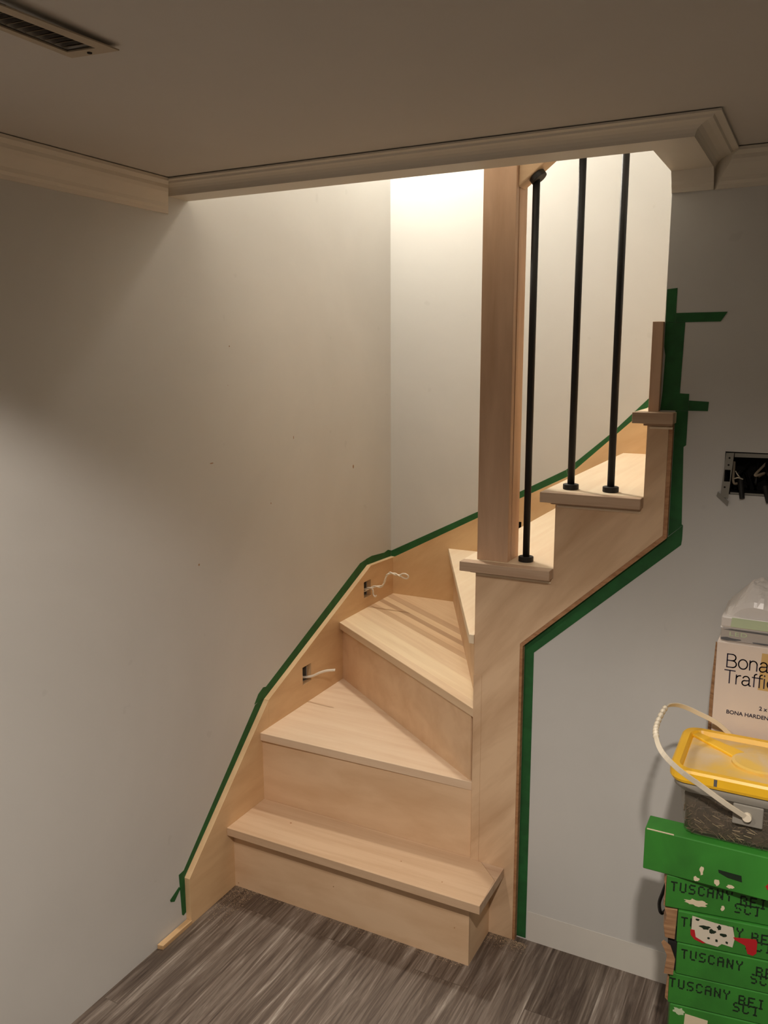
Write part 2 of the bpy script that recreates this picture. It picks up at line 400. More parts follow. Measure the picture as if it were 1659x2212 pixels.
crown('trim_6', (XO, 0.0186), (1.2586, 0.0186), (0, -1), [(0, 1.954), (0.006, 1.954), (0.008, 1.962), (0.013, 1.968), (0.015, 1.976), (0.022, 1.988), (0.027, HS), (0, HS)], 0, 0)
struct('baseboard_right', box(BM(), 0.893, 0.0178, 0, XR, 0.0187, 0.088), M_prime)

# ------------------------------------------------------------------ staircase
st = thing('staircase', 'unfinished pale maple winder staircase with newel post and black balusters', 'staircase', (0.38, 0.0, 0))
h = [0, 0.2102, 0.4388, 0.6585, 0.8684, 1.0732, 1.2709, 1.472, 1.672, 1.872]
TH = 0.0255; T = 0.0184; BY = DW - 0.0184
def tread(pts, z, m, bevel=0.0015): return mesh_obj('tread', xy(BM(), pts, z - TH, z), m, st, bevel)
t1 = tread([(T, -0.1847), (0.8268, -0.1847), (0.823, -0.064), (0.760, 0.0), (0.7285, 0.0), (0.7285, 0.0075), (T, 0.0075)], h[1], M_tread1)
mesh_obj('return_nosing', xy(BM(), [(0.8268, -0.1845), (0.8268, -0.0005), (0.7605, -0.0005), (0.8234, -0.0642)], h[1] - TH, h[1] - 0.0001), M_nose, t1)
tread([(T, -0.0035), (0.7283, 0.0065), (0.7283, 0.018), (T, 0.525)], h[2], M_tread2)
tread([(T, 0.493), (0.7283, -0.0005), (0.7283, 0.075), (0.285, BY), (T, BY)], h[3], M_tread3)
tread([(0.259, BY), (0.7145, -0.004), (0.7283, -0.004), (0.7283, BY)], h[4], M_tread4)
tread([(0.695, -0.0002), (0.936, -0.0002), (0.936, BY), (0.695, BY)], h[5], M_tread4)
tread([(0.905, -0.0002), (1.147, -0.0002), (1.147, BY), (0.905, BY)], h[6], M_tread4)
tread([(1.118, -0.0002), (1.209, -0.0002), (1.209, 0.0182), (1.170, 0.0182), (1.170, 0.121), (1.37, 0.121), (1.37, BY), (1.118, BY)], h[7], M_tread4)
tread([(1.335, 0.121), (1.60, 0.121), (1.60, BY), (1.335, BY)], h[8], M_tread4)
tread([(1.565, 0.121), (1.90, 0.121), (1.90, BY), (1.565, BY)], h[9], M_tread4)
for x0, x1, z in ((0.695, 0.936, h[5]), (0.905, 1.147, h[6]), (1.118, 1.209, h[7])):
    mesh_obj('return_nosing', xy(BM(), [(x0, -0.032), (x1, -0.032), (x1, -0.0004), (x0, -0.0004)], z - TH, z - 0.0001), M_nose, st, 0.0015)
def riser(bm, m): return mesh_obj('riser', bm, m, st)
r1 = riser(xz(BM(), [(T, 0.0), (0.786, 0.0), (0.786, h[1] - TH), (T, h[1] - TH)], -0.153, -0.141), M_riser)
mesh_obj('riser_return', box(BM(), 0.774, -0.1409, 0.0, 0.786, -0.0002, h[1] - TH), M_riserx, r1)
riser(box(BM(), T, 0.0078, h[1] - TH, 0.7283, 0.0195, h[2] - TH), M_riser)
def slant(p, q, z0, z1, th=0.012):
    p, q = Vector(p), Vector(q); d = (q - p).normalized(); n = Vector((-d.y, d.x))
    if n.y < 0: n = -n
    return xy(BM(), [tuple(p), tuple(q), tuple(q + n * th), tuple(p + n * th)], z0, z1)
riser(slant((T, 0.514), (0.717, 0.0135), h[2] - 0.001, h[3] - TH), M_riser)
riser(slant((0.281, BY), (0.716, 0.052), h[3] - 0.001, h[4] - TH), M_riserx)
for x, k in ((0.7287, 5), (0.9365, 6), (1.1475, 7), (1.3705, 8), (1.6005, 9)):
    riser(box(BM(), x, 0.0187 if k < 7 else 0.1215, h[k - 1] - 0.001, x + 0.012, BY, h[k] - TH), M_riserx)
# outer side panel, proud of the wall
ps = [(0.7285, 0), (0.8550, 0), (0.8550, 0.8625), (1.1960, 1.1825), (1.1960, h[7] - TH), (1.1475, h[7] - TH), (1.1475, h[6] - TH), (0.9365, h[6] - TH), (0.9365, h[5] - TH), (0.7285, h[5] - TH)]
pn = mesh_obj('side_panel', xz(BM(), ps, 0.0, 0.0182), M_panel, st, 0.0008)
mesh_obj('edge_band', xz(BM(), [(0.8552, 0), (0.8622, 0), (0.8622, 0.8565), (1.2052, 1.1772), (1.2052, h[7] - TH), (1.1962, h[7] - TH), (1.1962, 1.1825), (0.8552, 0.8625)], 0.0007, 0.0182), M_ply, pn)
mesh_obj('corner_strip', box(BM(), 0.7283, -0.0012, h[1], 0.7515, -0.0001, 0.757), M_panel, pn)
for x0, x1, z in ((0.695, 0.934, h[5]), (0.905, 1.145, h[6]), (1.118, 1.207, h[7])):
    mesh_obj('cove_strip', box(BM(), x0 + 0.023, -0.012, z - TH - 0.0060, x1 - 0.002, -0.0002, z - TH - 0.0003), M_nose, pn)
    mesh_obj('cove_strip', box(BM(), x0 + 0.036, -0.0045, z - TH - 0.0135, x1 - 0.002, -0.0002, z - TH - 0.0085), M_tread4, pn)
# wall stringers
mesh_obj('stringer', yz(BM(), [(-0.3585, 0.0), (-0.3585, 0.1425), (0.046, 0.5275), (0.046, 0.0)], 0.0002, T), M_stringer, st, 0.0006)
s2 = mesh_obj('stringer', yz(BM(), [(0.0462, 0.20), (0.0462, 0.5285), (0.734, 0.8145), (DW, 0.8065), (DW, 0.30)], 0.0002, T), M_stringer, st)
sk = mesh_obj('skirt_board', xz(BM(), [(T, 0.30), (T, 0.8065), (0.372, 0.996), (0.711, 1.1745), (0.996, 1.444), (1.75, 2.157), (1.75, 0.30)], BY, DW - 0.0002), M_skirt, st)
OUT = [(0.2455, 0.5065, 0.2995, 0.5690), (0.6775, 0.6985, 0.7330, 0.7615)]
so = st.location
cut(s2, [(-0.05 - so.x, a, b, 0.05 - so.x, c, d) for a, b, c, d in OUT])
cut(wl, [(-0.06, a, b, 0.05, c, d) for a, b, c, d in OUT])
cut(sk, [(0.500 - so.x, BY - 0.03, 0.940, 0.549 - so.x, DW + 0.03, 0.998)])
cut(wb, [(0.500, DW - 0.03, 0.940, 0.549, DW + 0.05, 0.998)])
HOLE = (1.319, 1.2885, 1.480, 1.386)
cut(wr, [(HOLE[0], -0.05, HOLE[1], HOLE[2], 0.10, HOLE[3])])
# newel post with a vertical groove in its side
nz = h[5]
mesh_obj('newel_post', xy(BM(), [(0.728, 0.0095), (0.8125, 0.0095), (0.8125, 0.031), (0.8085, 0.031), (0.8085, 0.036), (0.8125, 0.036), (0.8125, 0.0945), (0.728, 0.0945)], nz, 2.34), M_newel, st, 0.001)
# handrail climbing to the right, seen from below
rl = mesh_obj('handrail', prism(BM(), [(0.8126, 0.022, 2.0), (1.30, 0.022, 2.375), (1.30, 0.022, 2.435), (0.8126, 0.022, 2.06)], (0, 0.052, 0)), M_rail, st, 0.003)
def baluster(x, y, z, ztop):
    b = mesh_obj('baluster', cyl(BM(), (x, y, z), (x, y, ztop), 0.0088, n=24), M_black, st, smooth=False)
    for p in b.data.polygons: p.use_smooth = len(p.vertices) == 4
    mesh_obj('shoe_collar', cyl(BM(), (x, y, z), (x, y, z + 0.0135), 0.0195, n=32), M_black, b, 0.0018)
    return b
def railz(x): return 2.0 + (x - 0.8126) * 0.7694
b1 = baluster(0.850, 0.046, h[5], railz(0.850) + 0.01)
cb = BM(); sl = math.atan(0.7694)
cyl(cb, (0.850 - 0.000, 0.046, railz(0.850) - 0.001), (0.850 + 0.008, 0.046, railz(0.850) - 0.0115), 0.0205, n=32)
mesh_obj('rail_collar', cb, M_black, b1, 0.0015)
baluster(0.961, 0.046, h[6], railz(0.961) + 0.01)
baluster(1.060, 0.046, h[6], railz(1.060) + 0.01)
# half post against the end of the wall
mesh_obj('half_post', box(BM(), 1.1465, 0.006, h[7], 1.1705, 0.095, 1.676), M_newel, st, 0.001)
for x, y, z, r in ((0.175, -0.075, h[1], 0.003), (0.70, -0.135, h[1], 0.002), (0.56, -0.10, h[1], 0.0018)):
    mesh_obj('knot', cyl(BM(), (x, y, z - 0.001), (x, y, z + 0.0004), r, n=10), M_ply, t1)
for x, z in ((0.37, 0.105), (0.745, 0.10), (0.03, 0.012)):
    mesh_obj('nail_hole', cyl(BM(), (x, -0.1534, z), (x, -0.152, z), 0.0018, n=10), M_ply, r1)

# ------------------------------------------------------------------ painter's tape
TT = 0.0007
def ragged(p):
    return p
def tape_y(name, pts, label, y0, y1=None):       # on a wall facing the room (x, z)
    y1 = y0 - TT if y1 is None else y1
    return tag(mesh_obj(name, xz(BM(), pts, y0, y1), M_tape), label, 'tape')
def tape_x(name, pts, label, x0=0.0001):
    return tag(mesh_obj(name, yz(BM(), pts, x0, x0 + TT), M_tape), label, 'tape')
WY = 0.0187
tape_y('masking_tape', [(0.8625, 0.004), (0.8885, 0.004), (0.8875, 0.838), (0.8625, 0.857)], 'green tape strip running straight down from the bend of the side panel to the floor', WY)
tape_y('masking_tape', [(0.8626, 0.8572), (0.8876, 0.8378), (1.236, 1.1605), (1.2375, 1.174), (1.2375, 1.208), (1.2056, 1.1774)], 'long green tape strip slanting under the sloped edge of the side panel', WY)
tape_y('masking_tape', [(1.2057, 1.1785), (1.2375, 1.2085), (1.2345, 1.21), (1.228, 1.392), (1.2335, 1.396), (1.2335, 1.4748), (1.2057, 1.4748)], 'upright green tape strip beside the side panel, just below the top step', WY)
tape_y('masking_tape', [(1.1715, 1.4752), (1.2335, 1.4752), (1.2335, 1.5135), (1.213, 1.5145), (1.2155, 1.6735), (1.1725, 1.6735), (1.1725, 1.62), (1.1760, 1.60), (1.1745, 1.52)], 'wide green tape patch covering the wall end above the top step', WY)
tape_y('masking_tape', [(1.1725, 1.6738), (1.1945, 1.6738), (1.1945, 1.7495), (1.1725, 1.7475)], 'short vertical green tape tip, highest piece on the wall corner', WY)
tape_y('masking_tape', [(1.1948, 1.6738), (1.2905, 1.6738), (1.3035, 1.6945), (1.1948, 1.6945)], 'horizontal green tape strip with a slanted end, upper of the two side arms', WY)
tape_y('masking_tape', [(1.2338, 1.4755), (1.276, 1.4755), (1.277, 1.4965), (1.2338, 1.4985)], 'short horizontal green tape stub, lower of the two side arms', WY)
tape_x('masking_tape', [(-0.381, 0.164), (-0.360, 0.166), (0.0, 0.527), (0.035, 0.532), (0.047, 0.5295), (-0.3585, 0.1440), (-0.3592, 0.034), (-0.3700, 0.030), (-0.3760, 0.036)], 'green tape strip along the steep lower stringer board on the left wall')
tape_x('masking_tape', [(-0.3830, 0.128), (-0.3765, 0.120), (-0.4040, 0.095), (-0.4190, 0.103), (-0.4210, 0.110)], 'small loose green tape tail sticking out beside the foot of the left stringer')
tape_x('masking_tape', [(-0.004, 0.530), (0.0475, 0.5297), (0.734, 0.8150), (0.7270, 0.838), (0.682, 0.833), (0.060, 0.5655), (0.045, 0.569), (0.018, 0.556)], 'green tape strip along the upper stringer board between the steep board and the peak')
tape_x('masking_tape', [(0.7275, 0.839), (0.7345, 0.8152), (DW - 0.001, 0.8070), (DW - 0.001, 0.8300), (0.912, 0.838), (0.880, 0.833), (0.775, 0.842)], 'short nearly level green tape strip on the left wall just before the inner corner')
yb = DW - 0.0001
tape_y('masking_tape', [(0.0012, 0.829), (0.0012, 0.8075), (0.0184, 0.8068), (0.372, 0.9963), (0.711, 1.1750), (0.704, 1.1985), (0.37, 1.019)], 'green tape strip above the skirt board, from the inner corner past the newel post', yb)
tape_y('masking_tape', [(0.7045, 1.1990), (0.7115, 1.1752), (0.996, 1.4445), (1.40, 1.8265), (1.392, 1.850), (0.988, 1.468), (0.86, 1.337)], 'green tape strip climbing steeply above the skirt board behind the balusters', yb)

mk = BM()
for y, z, a, b_ in ((-0.067, 1.629, .002, .002), (0.25, 1.344, .0015, .005), (0.637, 1.205, .004, .007), (-0.237, 1.031, .003, .003), (-0.165, 1.307, .008, .0015), (0.115, 1.15, .0015, .003), (-0.08, 1.52, .001, .001)):
    cyl(mk, (-0.0002, y, z), (0.0004, y, z), 1.0, n=10)
    for v_ in list(mk.verts)[-20:]:
        v_.co.y = y + (v_.co.y - y) * a; v_.co.z = z + (v_.co.z - z) * b_
mesh_obj('scuff_marks', mk, M_card, wl, world=False)
# ------------------------------------------------------------------ floor strip, sawdust
tag(mesh_obj('wood_strip', prism(BM(), [(0.0024, -0.482, 0), (0.0195, -0.478, 0), (0.0195, -0.478, 0.0125), (0.0024, -0.482, 0.0135)], (0, 0.1215, 0)), M_pine, None, 0.001), 'small raw pine strip on the floor along the left wall in front of the stringer', 'wood strip')
bm = BM()
for i in range(3600):
    if i % 3 == 0: x, y = random.uniform(0.02, 0.10), -0.153 - abs(random.gauss(0, 0.07))
    elif i % 3 == 1: x, y = random.uniform(0.02, 0.78), -0.154 - abs(random.gauss(0, 0.010))
    else: x, y = random.uniform(0.79, 0.90), -abs(random.gauss(0, 0.02)) - 0.002
    if x < 0.03 and y < -0.36: continue
    s = random.uniform(0.0003, 0.0011); a = random.uniform(0, 6.28)
    v = [bm.verts.new((x + s * math.cos(a + k), y + s * math.sin(a + k) * 0.7, 0.0006 + (0.0006 if k else 0))) for k in (0, 1.7, 3.3, 4.9)]
    bm.faces.new(v)
d = tag(mesh_obj('sawdust', bm, M_dust), 'fine pale sawdust scattered on the floor at the foot of the bottom step', 'sawdust'); d['kind'] = 'stuff'

# ------------------------------------------------------------------ outlet boxes and cables
def outlet(a, b, c, d, label):
    o = thing('outlet_box', label, 'outlet box', (-0.03, (a + c) / 2, b))
    bm = BM(); x0, x1 = -0.056, -0.001
    box(bm, x0, a + 0.0005, b + 0.0005, x0 + 0.002, c - 0.0005, d - 0.0005)
    box(bm, x0, a + 0.0005, b + 0.0005, x1, a + 0.0025, d - 0.0005); box(bm, x0, c - 0.0025, b + 0.0005, x1, c - 0.0005, d - 0.0005)
    box(bm, x0, a + 0.0005, b + 0.0005, x1, c - 0.0005, b + 0.0025); box(bm, x0, a + 0.0005, d - 0.0025, x1, c - 0.0005, d - 0.0005)
    mesh_obj('metal_case', bm, M_steel, o)
    mesh_obj('clamp', box(BM(), -0.03, (a + c) / 2 - 0.006, b + 0.012, -0.014, (a + c) / 2 + 0.02, b + 0.024), M_steel, o, 0.001)
    mesh_obj('ground_wire', tube(BM(), spline([(-0.045, a + 0.012, b + 0.01), (-0.02, a + 0.02, b + 0.02), (-0.008, a + 0.03, b + 0.016), (-0.02, a + 0.04, b + 0.03), (-0.045, a + 0.035, b + 0.05)]), 0.0014), M_handle, o)
    return o
outlet(*OUT[0], 'dark square outlet cutout in the left stringer above the lower winder tread')
outlet(*OUT[1], 'dark square outlet cutout in the left stringer above the upper winder tread')
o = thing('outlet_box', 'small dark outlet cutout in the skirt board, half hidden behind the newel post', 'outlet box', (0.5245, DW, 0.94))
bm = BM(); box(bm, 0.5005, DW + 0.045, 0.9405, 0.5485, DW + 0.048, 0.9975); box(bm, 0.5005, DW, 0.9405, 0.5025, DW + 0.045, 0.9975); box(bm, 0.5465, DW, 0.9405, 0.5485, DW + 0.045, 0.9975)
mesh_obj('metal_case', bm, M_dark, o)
mesh_obj('wire', tube(BM(), spline([(0.52, DW + 0.04, 0.95), (0.53, DW, 0.97), (0.54, DW + 0.03, 0.99)]), 0.0025), M_wire, o)
path = spline([(-0.035, 0.712, 0.712), (0.0, 0.712, 0.716), (0.022, 0.716, 0.730), (0.037, 0.712, 0.727), (0.043, 0.706, 0.712), (0.052, 0.703, 0.704), (0.058, 0.704, 0.710)], 7)
bm = BM(); tube(bm, path, 0.0032)
def twist(pts, amp, turns):
    out = []
    for k, ph in enumerate((0, math.pi)):
        q = []
        for i, p in enumerate(pts):
            a = ph + turns * 2 * math.pi * i / (len(pts) - 1)
            q.append(Vector(p) + Vector((0, math.cos(a), math.sin(a))) * amp)
        out.append(q)
    return out
main = spline([(-0.03, 0.705, 0.722), (0.005, 0.706, 0.727), (0.030, 0.705, 0.735), (0.055, 0.705, 0.744), (0.080, 0.704, 0.748), (0.093, 0.703, 0.768), (0.102, 0.703, 0.792), (0.118, 0.702, 0.804), (0.140, 0.702, 0.802), (0.160, 0.702, 0.799)], 8)
for q in twist(main, 0.0026, 4.2): tube(bm, q, 0.0028)
tube(bm, spline([(0.158, 0.703, 0.801), (0.172, 0.702, 0.808), (0.187, 0.702, 0.806), (0.193, 0.702, 0.799), (0.186, 0.702, 0.791), (0.172, 0.702, 0.792), (0.158, 0.703, 0.799)], 8), 0.0028)
tag(mesh_obj('electrical_cable', bm, M_cable, smooth=True), 'white twisted cable ending in a loop, sticking out of the upper stringer cutout', 'cable')
bm = BM(); tube(bm, spline([(-0.035, 0.27, 0.520), (0.0, 0.280, 0.521), (0.03, 0.285, 0.528), (0.062, 0.285, 0.546), (0.09, 0.285, 0.558), (0.122, 0.285, 0.566)], 8), 0.0046, rz=0.0034, n=10)
tag(mesh_obj('electrical_cable', bm, M_cable, smooth=True), 'short straight white cable poking out of the lower stringer cutout', 'cable')

# open switch box in the right wall
x0, z0, x1, z1 = HOLE
o = thing('switch_box', 'open metal switch box full of dark wires in the right hand wall', 'switch box', ((x0 + x1) / 2, 0.06, z0))
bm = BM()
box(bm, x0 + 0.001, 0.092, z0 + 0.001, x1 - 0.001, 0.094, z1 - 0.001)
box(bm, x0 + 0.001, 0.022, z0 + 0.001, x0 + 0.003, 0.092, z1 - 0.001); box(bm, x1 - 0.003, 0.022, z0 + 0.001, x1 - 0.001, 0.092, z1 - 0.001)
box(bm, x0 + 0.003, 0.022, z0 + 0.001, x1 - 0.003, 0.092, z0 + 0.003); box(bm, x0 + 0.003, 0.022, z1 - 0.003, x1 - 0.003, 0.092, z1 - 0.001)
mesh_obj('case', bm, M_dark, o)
ear = cut(mesh_obj('bracket', xz(BM(), [(x0 - 0.004, 1.283), (x0 + 0.013, 1.280), (x0 + 0.019, 1.384), (x0 + 0.002, 1.383)], 0.0145, 0.0162), M_steel, o), [(x0 + 0.0015 - o.location.x, -0.06, 1.318 - o.location.z, x0 + 0.014 - o.location.x, -0.03, 1.345 - o.location.z)])
mesh_obj('bracket_foot', xz(BM(), [(x0 - 0.012, 1.284), (x0 + 0.013, 1.262), (x0 + 0.015, 1.272), (x0 - 0.010, 1.293)], 0.0140, 0.0175), M_steel, o)
for bx, bz in ((x0 + 0.010, 1.372), (x0 + 0.009, 1.356), (x0 + 0.004, 1.305)):
    mesh_obj('screw_hole', cyl(BM(), (bx, 0.0141, bz), (bx, 0.0146, bz), 0.0022, n=10), M_dark, o)
mesh_obj('rim', xz(BM(), [(x0 + 0.02, z1 - 0.012), (x1, z1 - 0.010), (x1, z1 - 0.002), (x0 + 0.02, z1 - 0.003)], 0.0200, 0.0218), M_steel, o)
mesh_obj('rim', xz(BM(), [(x0 + 0.016, z0 + 0.001), (x1, z0 + 0.001), (x1, z0 + 0.006), (x0 + 0.016, z0 + 0.005)], 0.0200, 0.0218), M_steel, o)
for k in range(7):
    a = random.uniform(0.02, 0.06); xx = x0 + 0.025 + 0.015 * k
    pts = spline([(xx, 0.08, z0 + 0.02 + random.random() * 0.03), (xx + 0.012, 0.05, z0 + a), (xx + random.uniform(-0.02, 0.02), 0.03, z0 + random.uniform(0.02, 0.07)), (xx + random.uniform(-0.02, 0.03), 0.06, z0 + 0.07)])
    mesh_obj('wire', tube(BM(), pts, 0.0028), M_wire if k % 3 else M_vent, o)
mesh_obj('wire_nut', cyl(BM(), (x0 + 0.035, 0.03, z0 + 0.035), (x0 + 0.043, 0.008, z0 - 0.006), 0.0075, 0.0055, n=14), M_wire, o)
mesh_obj('wire_nut', cyl(BM(), (x0 + 0.088, 0.03, z0 + 0.02), (x0 + 0.098, 0.006, z0 - 0.010), 0.0075, 0.0055, n=14), M_wire, o)
mesh_obj('bare_wire', tube(BM(), spline([(x0 + 0.022, 0.024, z0 + 0.036), (x0 + 0.031, 0.014, z0 + 0.040), (x0 + 0.040, 0.024, z0 + 0.036)]), 0.0015), M_white, o)
mesh_obj('bare_wire', tube(BM(), spline([(x0 + 0.024, 0.024, z0 + 0.053), (x0 + 0.029, 0.016, z0 + 0.047), (x0 + 0.034, 0.020, z0 + 0.040)]), 0.0012), M_white, o)

# ------------------------------------------------------------------ ceiling vent
v = thing('ceiling_vent', 'long narrow metal register on the ceiling at the top left, one edge hanging loose', 'vent', (0.545, -1.21, HC))
tilt = 0.0
fr = BM()
a, b_, y0, y1 = 0.502, 0.594, -1.38, -1.064
def fl(bm, pts): prism(bm, pts, (0, 0, -0.002))
zl, zr = HC - 0.0012, HC - 0.0055
def zz(x, y=-1.07): return zl + (zr - 0.030 * (y1 - y) - zl) * (x - a) / (b_ - a)
for q in ([(a, y0), (0.517, y0), (0.517, y1), (a, y1)], [(0.571, y0), (b_, y0), (b_, y1), (0.571, y1)], [(0.517, -1.086), (0.571, -1.086), (0.571, y1), (0.517, y1)], [(0.517, y0), (0.571, y0), (0.571, -1.355), (0.517, -1.355)]):
    fl(fr, [(x, y, zz(x, y)) for x, y in q])
mesh_obj('frame', fr, M_vent, v)
for k in range(17):
    y = -1.350 + k * 0.0158
    mesh_obj('louver', prism(BM(), [(0.518, y, HC - 0.001), (0.5705, y, HC - 0.004), (0.5705, y + 0.0135, HC + 0.004), (0.518, y + 0.0135, HC + 0.006)], (0, 0.0012, 0)), M_ventd, v)
mesh_obj('duct', box(BM(), 0.5175, -1.354, HC + 0.10, 0.5705, -1.087, HC + 0.118), M_dark, v)
mesh_obj('screw', cyl(BM(), (0.548, -1.0745, zz(0.548) - 0.002), (0.548, -1.0745, zz(0.548) - 0.0035), 0.0035, n=12), M_dark, v)

# ------------------------------------------------------------------ green cartons
BH = 0.0714; BW, BD = 1.22, 0.168
def green_box(loc, rz, h_, w_, d_, label, group, writing=True, bx=0.45, open_end=False, **k):
    o = thing('flooring_carton', label, 'carton', loc, rz, group)
    mesh_obj('carton_body', box(BM(), 0, 0, 0.0006, w_, d_, h_ - 0.0006), M_green, o, 0.002, world=False)
    if writing:
        ys = -0.0004
        dot_text('stencil', 'TUSCANY', 0.0212, M_ink, o, (k.get('tx', 0.012), ys, h_ * 0.56), seed=int(loc[2] * 1000))
        dot_text('stencil', 'BEI', 0.0215, M_ink, o, (k.get('sx', 0.146), ys, h_ * 0.50), seed=int(loc[2] * 1000) + 1)
        dot_text('stencil', 'SCI', 0.0215, M_ink, o, (k.get('sx', 0.146) - 0.009, ys, h_ * 0.25), seed=int(loc[2] * 1000) + 2)
    return o
def blotch(parent, cx, cz, rx, rz_, m=None, y=-0.0005, n=14, seed=1, name='scuff'):
    rnd = random.Random(seed); pts = []
    for i in range(n):
        t = 2 * math.pi * i / n; r = rnd.uniform(0.6, 1.1)
        pts.append((cx + rx * r * math.cos(t), cz + rz_ * r * math.sin(t)))
    return mesh_obj(name, xz(BM(), pts, y, y + 0.0004), m or M_paper, parent, world=False)
G1 = 'lower stack of stencilled green flooring cartons'
xs = [1.327, 1.330, 1.326, 1.331, 1.327, 1.322, 1.333, 1.329, 1.305]
rots = [7.5, 8.2, 7.0, 8.0, 7.5, 7.5, 8.0, 8.2, 9.2]
names = {3: 'green carton with a pale paper label and bright logo print, lowest one in view',
         4: 'green stencilled carton directly on top of the one with the pale label',
         5: 'green stencilled carton with a torn brown flap hanging at its left end',
         6: 'green carton with a torn white and red sticker on its front',
         7: 'green stencilled carton with a pale scuff, topmost of the stencilled ones'}
# eight cartons reach from the floor to the narrow one on top
for i in range(8):
    j = i
    X = {3: 1.327, 4: 1.322, 5: 1.333, 6: 1.331, 7: 1.305}.get(i, 1.327)
    R = {4: 7.5, 5: 8.0, 6: 8.4, 7: 9.0}.get(i, 7.6)
    lab = names.get(i, 'green flooring carton at the bottom of the stack, below the frame')
    o = green_box((X, -0.40, i * BH), math.radians(R), BH, BW, BD, lab, G1, writing=i > 3, tx={4: 0.002, 5: 0.010, 6: 0.008, 7: 0.010}.get(i, 0.01), sx={4: 0.134, 5: 0.150, 6: 0.139, 7: 0.140}.get(i, 0.14))
    if i == 7:
        blotch(o, 0.060, 0.022, 0.024, 0.008, seed=3, n=22); blotch(o, 0.108, 0.020, 0.004, 0.006, seed=5)
        mesh_obj('carton_edge', xz(BM(), [(-0.0030, 0.002), (-0.0002, 0.002), (-0.0002, BH - 0.003), (-0.0045, BH - 0.012), (-0.001, 0.04)], 0.0005, 0.02), M_card, o, world=False)
    if i == 6:
        mesh_obj('torn_end', xz(BM(), [(-0.022, 0.003), (-0.003, 0.002), (-0.001, BH - 0.002), (-0.026, BH - 0.004), (-0.021, 0.05), (-0.026, 0.028)], 0.004, 0.05), M_card, o, 0.001, world=False)
        stc = mesh_obj('sticker', xz(BM(), [(0.027, 0.030), (0.035, 0.017), (0.050, 0.012), (0.078, 0.009), (0.085, 0.017), (0.105, 0.014), (0.108, 0.034), (0.103, 0.058), (0.070, 0.060), (0.055, 0.062), (0.027, 0.066)], -0.0006, -0.0002), M_white, o, world=False)
        mesh_obj('print', xz(BM(), [(0.025, 0.036), (0.033, 0.036), (0.036, 0.021), (0.055, 0.012), (0.050, 0.010), (0.034, 0.015), (0.026, 0.024)], -0.0009, -0.0006), M_red, stc, world=False)
        mesh_obj('print', xz(BM(), [(0.105, 0.037), (0.146, 0.042), (0.149, 0.036), (0.149, 0.012), (0.143, 0.005), (0.133, 0.007), (0.128, 0.024), (0.108, 0.032)], -0.0009, -0.0006), M_red, stc, world=False)
        for cx, cz, rx, rz_, sd in ((0.052, 0.046, 0.012, 0.005, 1), (0.066, 0.040, 0.007, 0.006, 2), (0.078, 0.052, 0.005, 0.006, 3), (0.088, 0.037, 0.008, 0.005, 4), (0.037, 0.060, 0.004, 0.003, 6), (0.060, 0.024, 0.003, 0.003, 8), (0.075, 0.022, 0.003, 0.004, 9), (0.094, 0.022, 0.003, 0.003, 10)):
            blotch(stc, cx, cz, rx, rz_, M_ink, -0.0008, seed=sd, name='print')
    if i == 5:
        mesh_obj('torn_flap', xz(BM(), [(-0.022, -0.002), (-0.004, -0.001), (-0.002, 0.035), (-0.012, 0.062), (-0.026, 0.072), (-0.030, 0.066), (-0.018, 0.04)], -0.004, -0.001), M_card, o, world=False)
        mesh_obj('open_end', xz(BM(), [(-0.016, 0.028), (-0.0002, 0.004), (-0.0002, 0.066), (-0.018, 0.066)], 0.004, 0.06), M_dark, o, world=False)
    if i == 4:
        mesh_obj('torn_corner', xz(BM(), [(-0.006, 0.01), (-0.0002, 0.004), (-0.0002, 0.06), (-0.003, 0.065)], 0.0005, 0.02), M_card, o, world=False)
    if i == 3:
        mesh_obj('paper_label', xz(BM(), [(0.028, 0.0), (0.072, 0.0), (0.074, 0.052), (0.030, 0.056)], -0.0005, -0.0001), M_paper, o, world=False)
        text('print', 'Kensington', 0.014, M_mint, o, (0.112, -0.0004, 0.038), bold=0.0003)
        blotch(o, 0.018, 0.058, 0.014, 0.009, M_mint, seed=9, n=16)
zt = 8 * BH
tb = green_box((1.2575, -0.40, zt), 0.0, 0.0905, 1.05, 0.056, 'narrow bright green carton lying across the top of the stack under the clear tub', None, writing=False)
del_group = tb
for cx, cz, rx, rz_, sd in ((0.112, 0.029, 0.0045, 0.011, 1), (0.103, 0.008, 0.006, 0.006, 2), (0.142, 0.012, 0.006, 0.009, 4), (0.166, 0.010, 0.008, 0.004, 5)):
    blotch(tb, cx, cz, rx, rz_, seed=sd)
mesh_obj('worn_edge', box(BM(), 0.004, -0.0004, 0.0888, 0.056, 0.0012, 0.0908), M_paper, tb, world=False)
mesh_obj('print', xz(BM(), [(0.142, 0.040), (0.184, 0.039), (0.186, 0.026), (0.160, 0.028), (0.143, 0.034)], -0.0006, -0.0001), M_ink, tb, world=False)
blotch(tb, 0.235, 0.030, 0.010, 0.009, M_red, seed=7, name='print')
# second narrow carton behind it carries the rear of the tub; the white carton stands on a plain box against the wall
sb = thing('flooring_carton', 'green carton hidden behind the narrow one on top, under the clear tub', 'carton', (1.41, -0.3435, zt))
mesh_obj('carton_body', box(BM(), 0, 0, 0.0006, 0.90, 0.056, 0.0905), M_green, sb, 0.002, world=False)
pbx = thing('cardboard_box', 'plain cardboard box behind the carton stack, under the white carton', 'box', (1.41, -0.15, 0))
mesh_obj('box_body', box(BM(), 0, 0, 0, 0.24, 0.162, zt + 0.0905), M_card, pbx, 0.002, world=False)
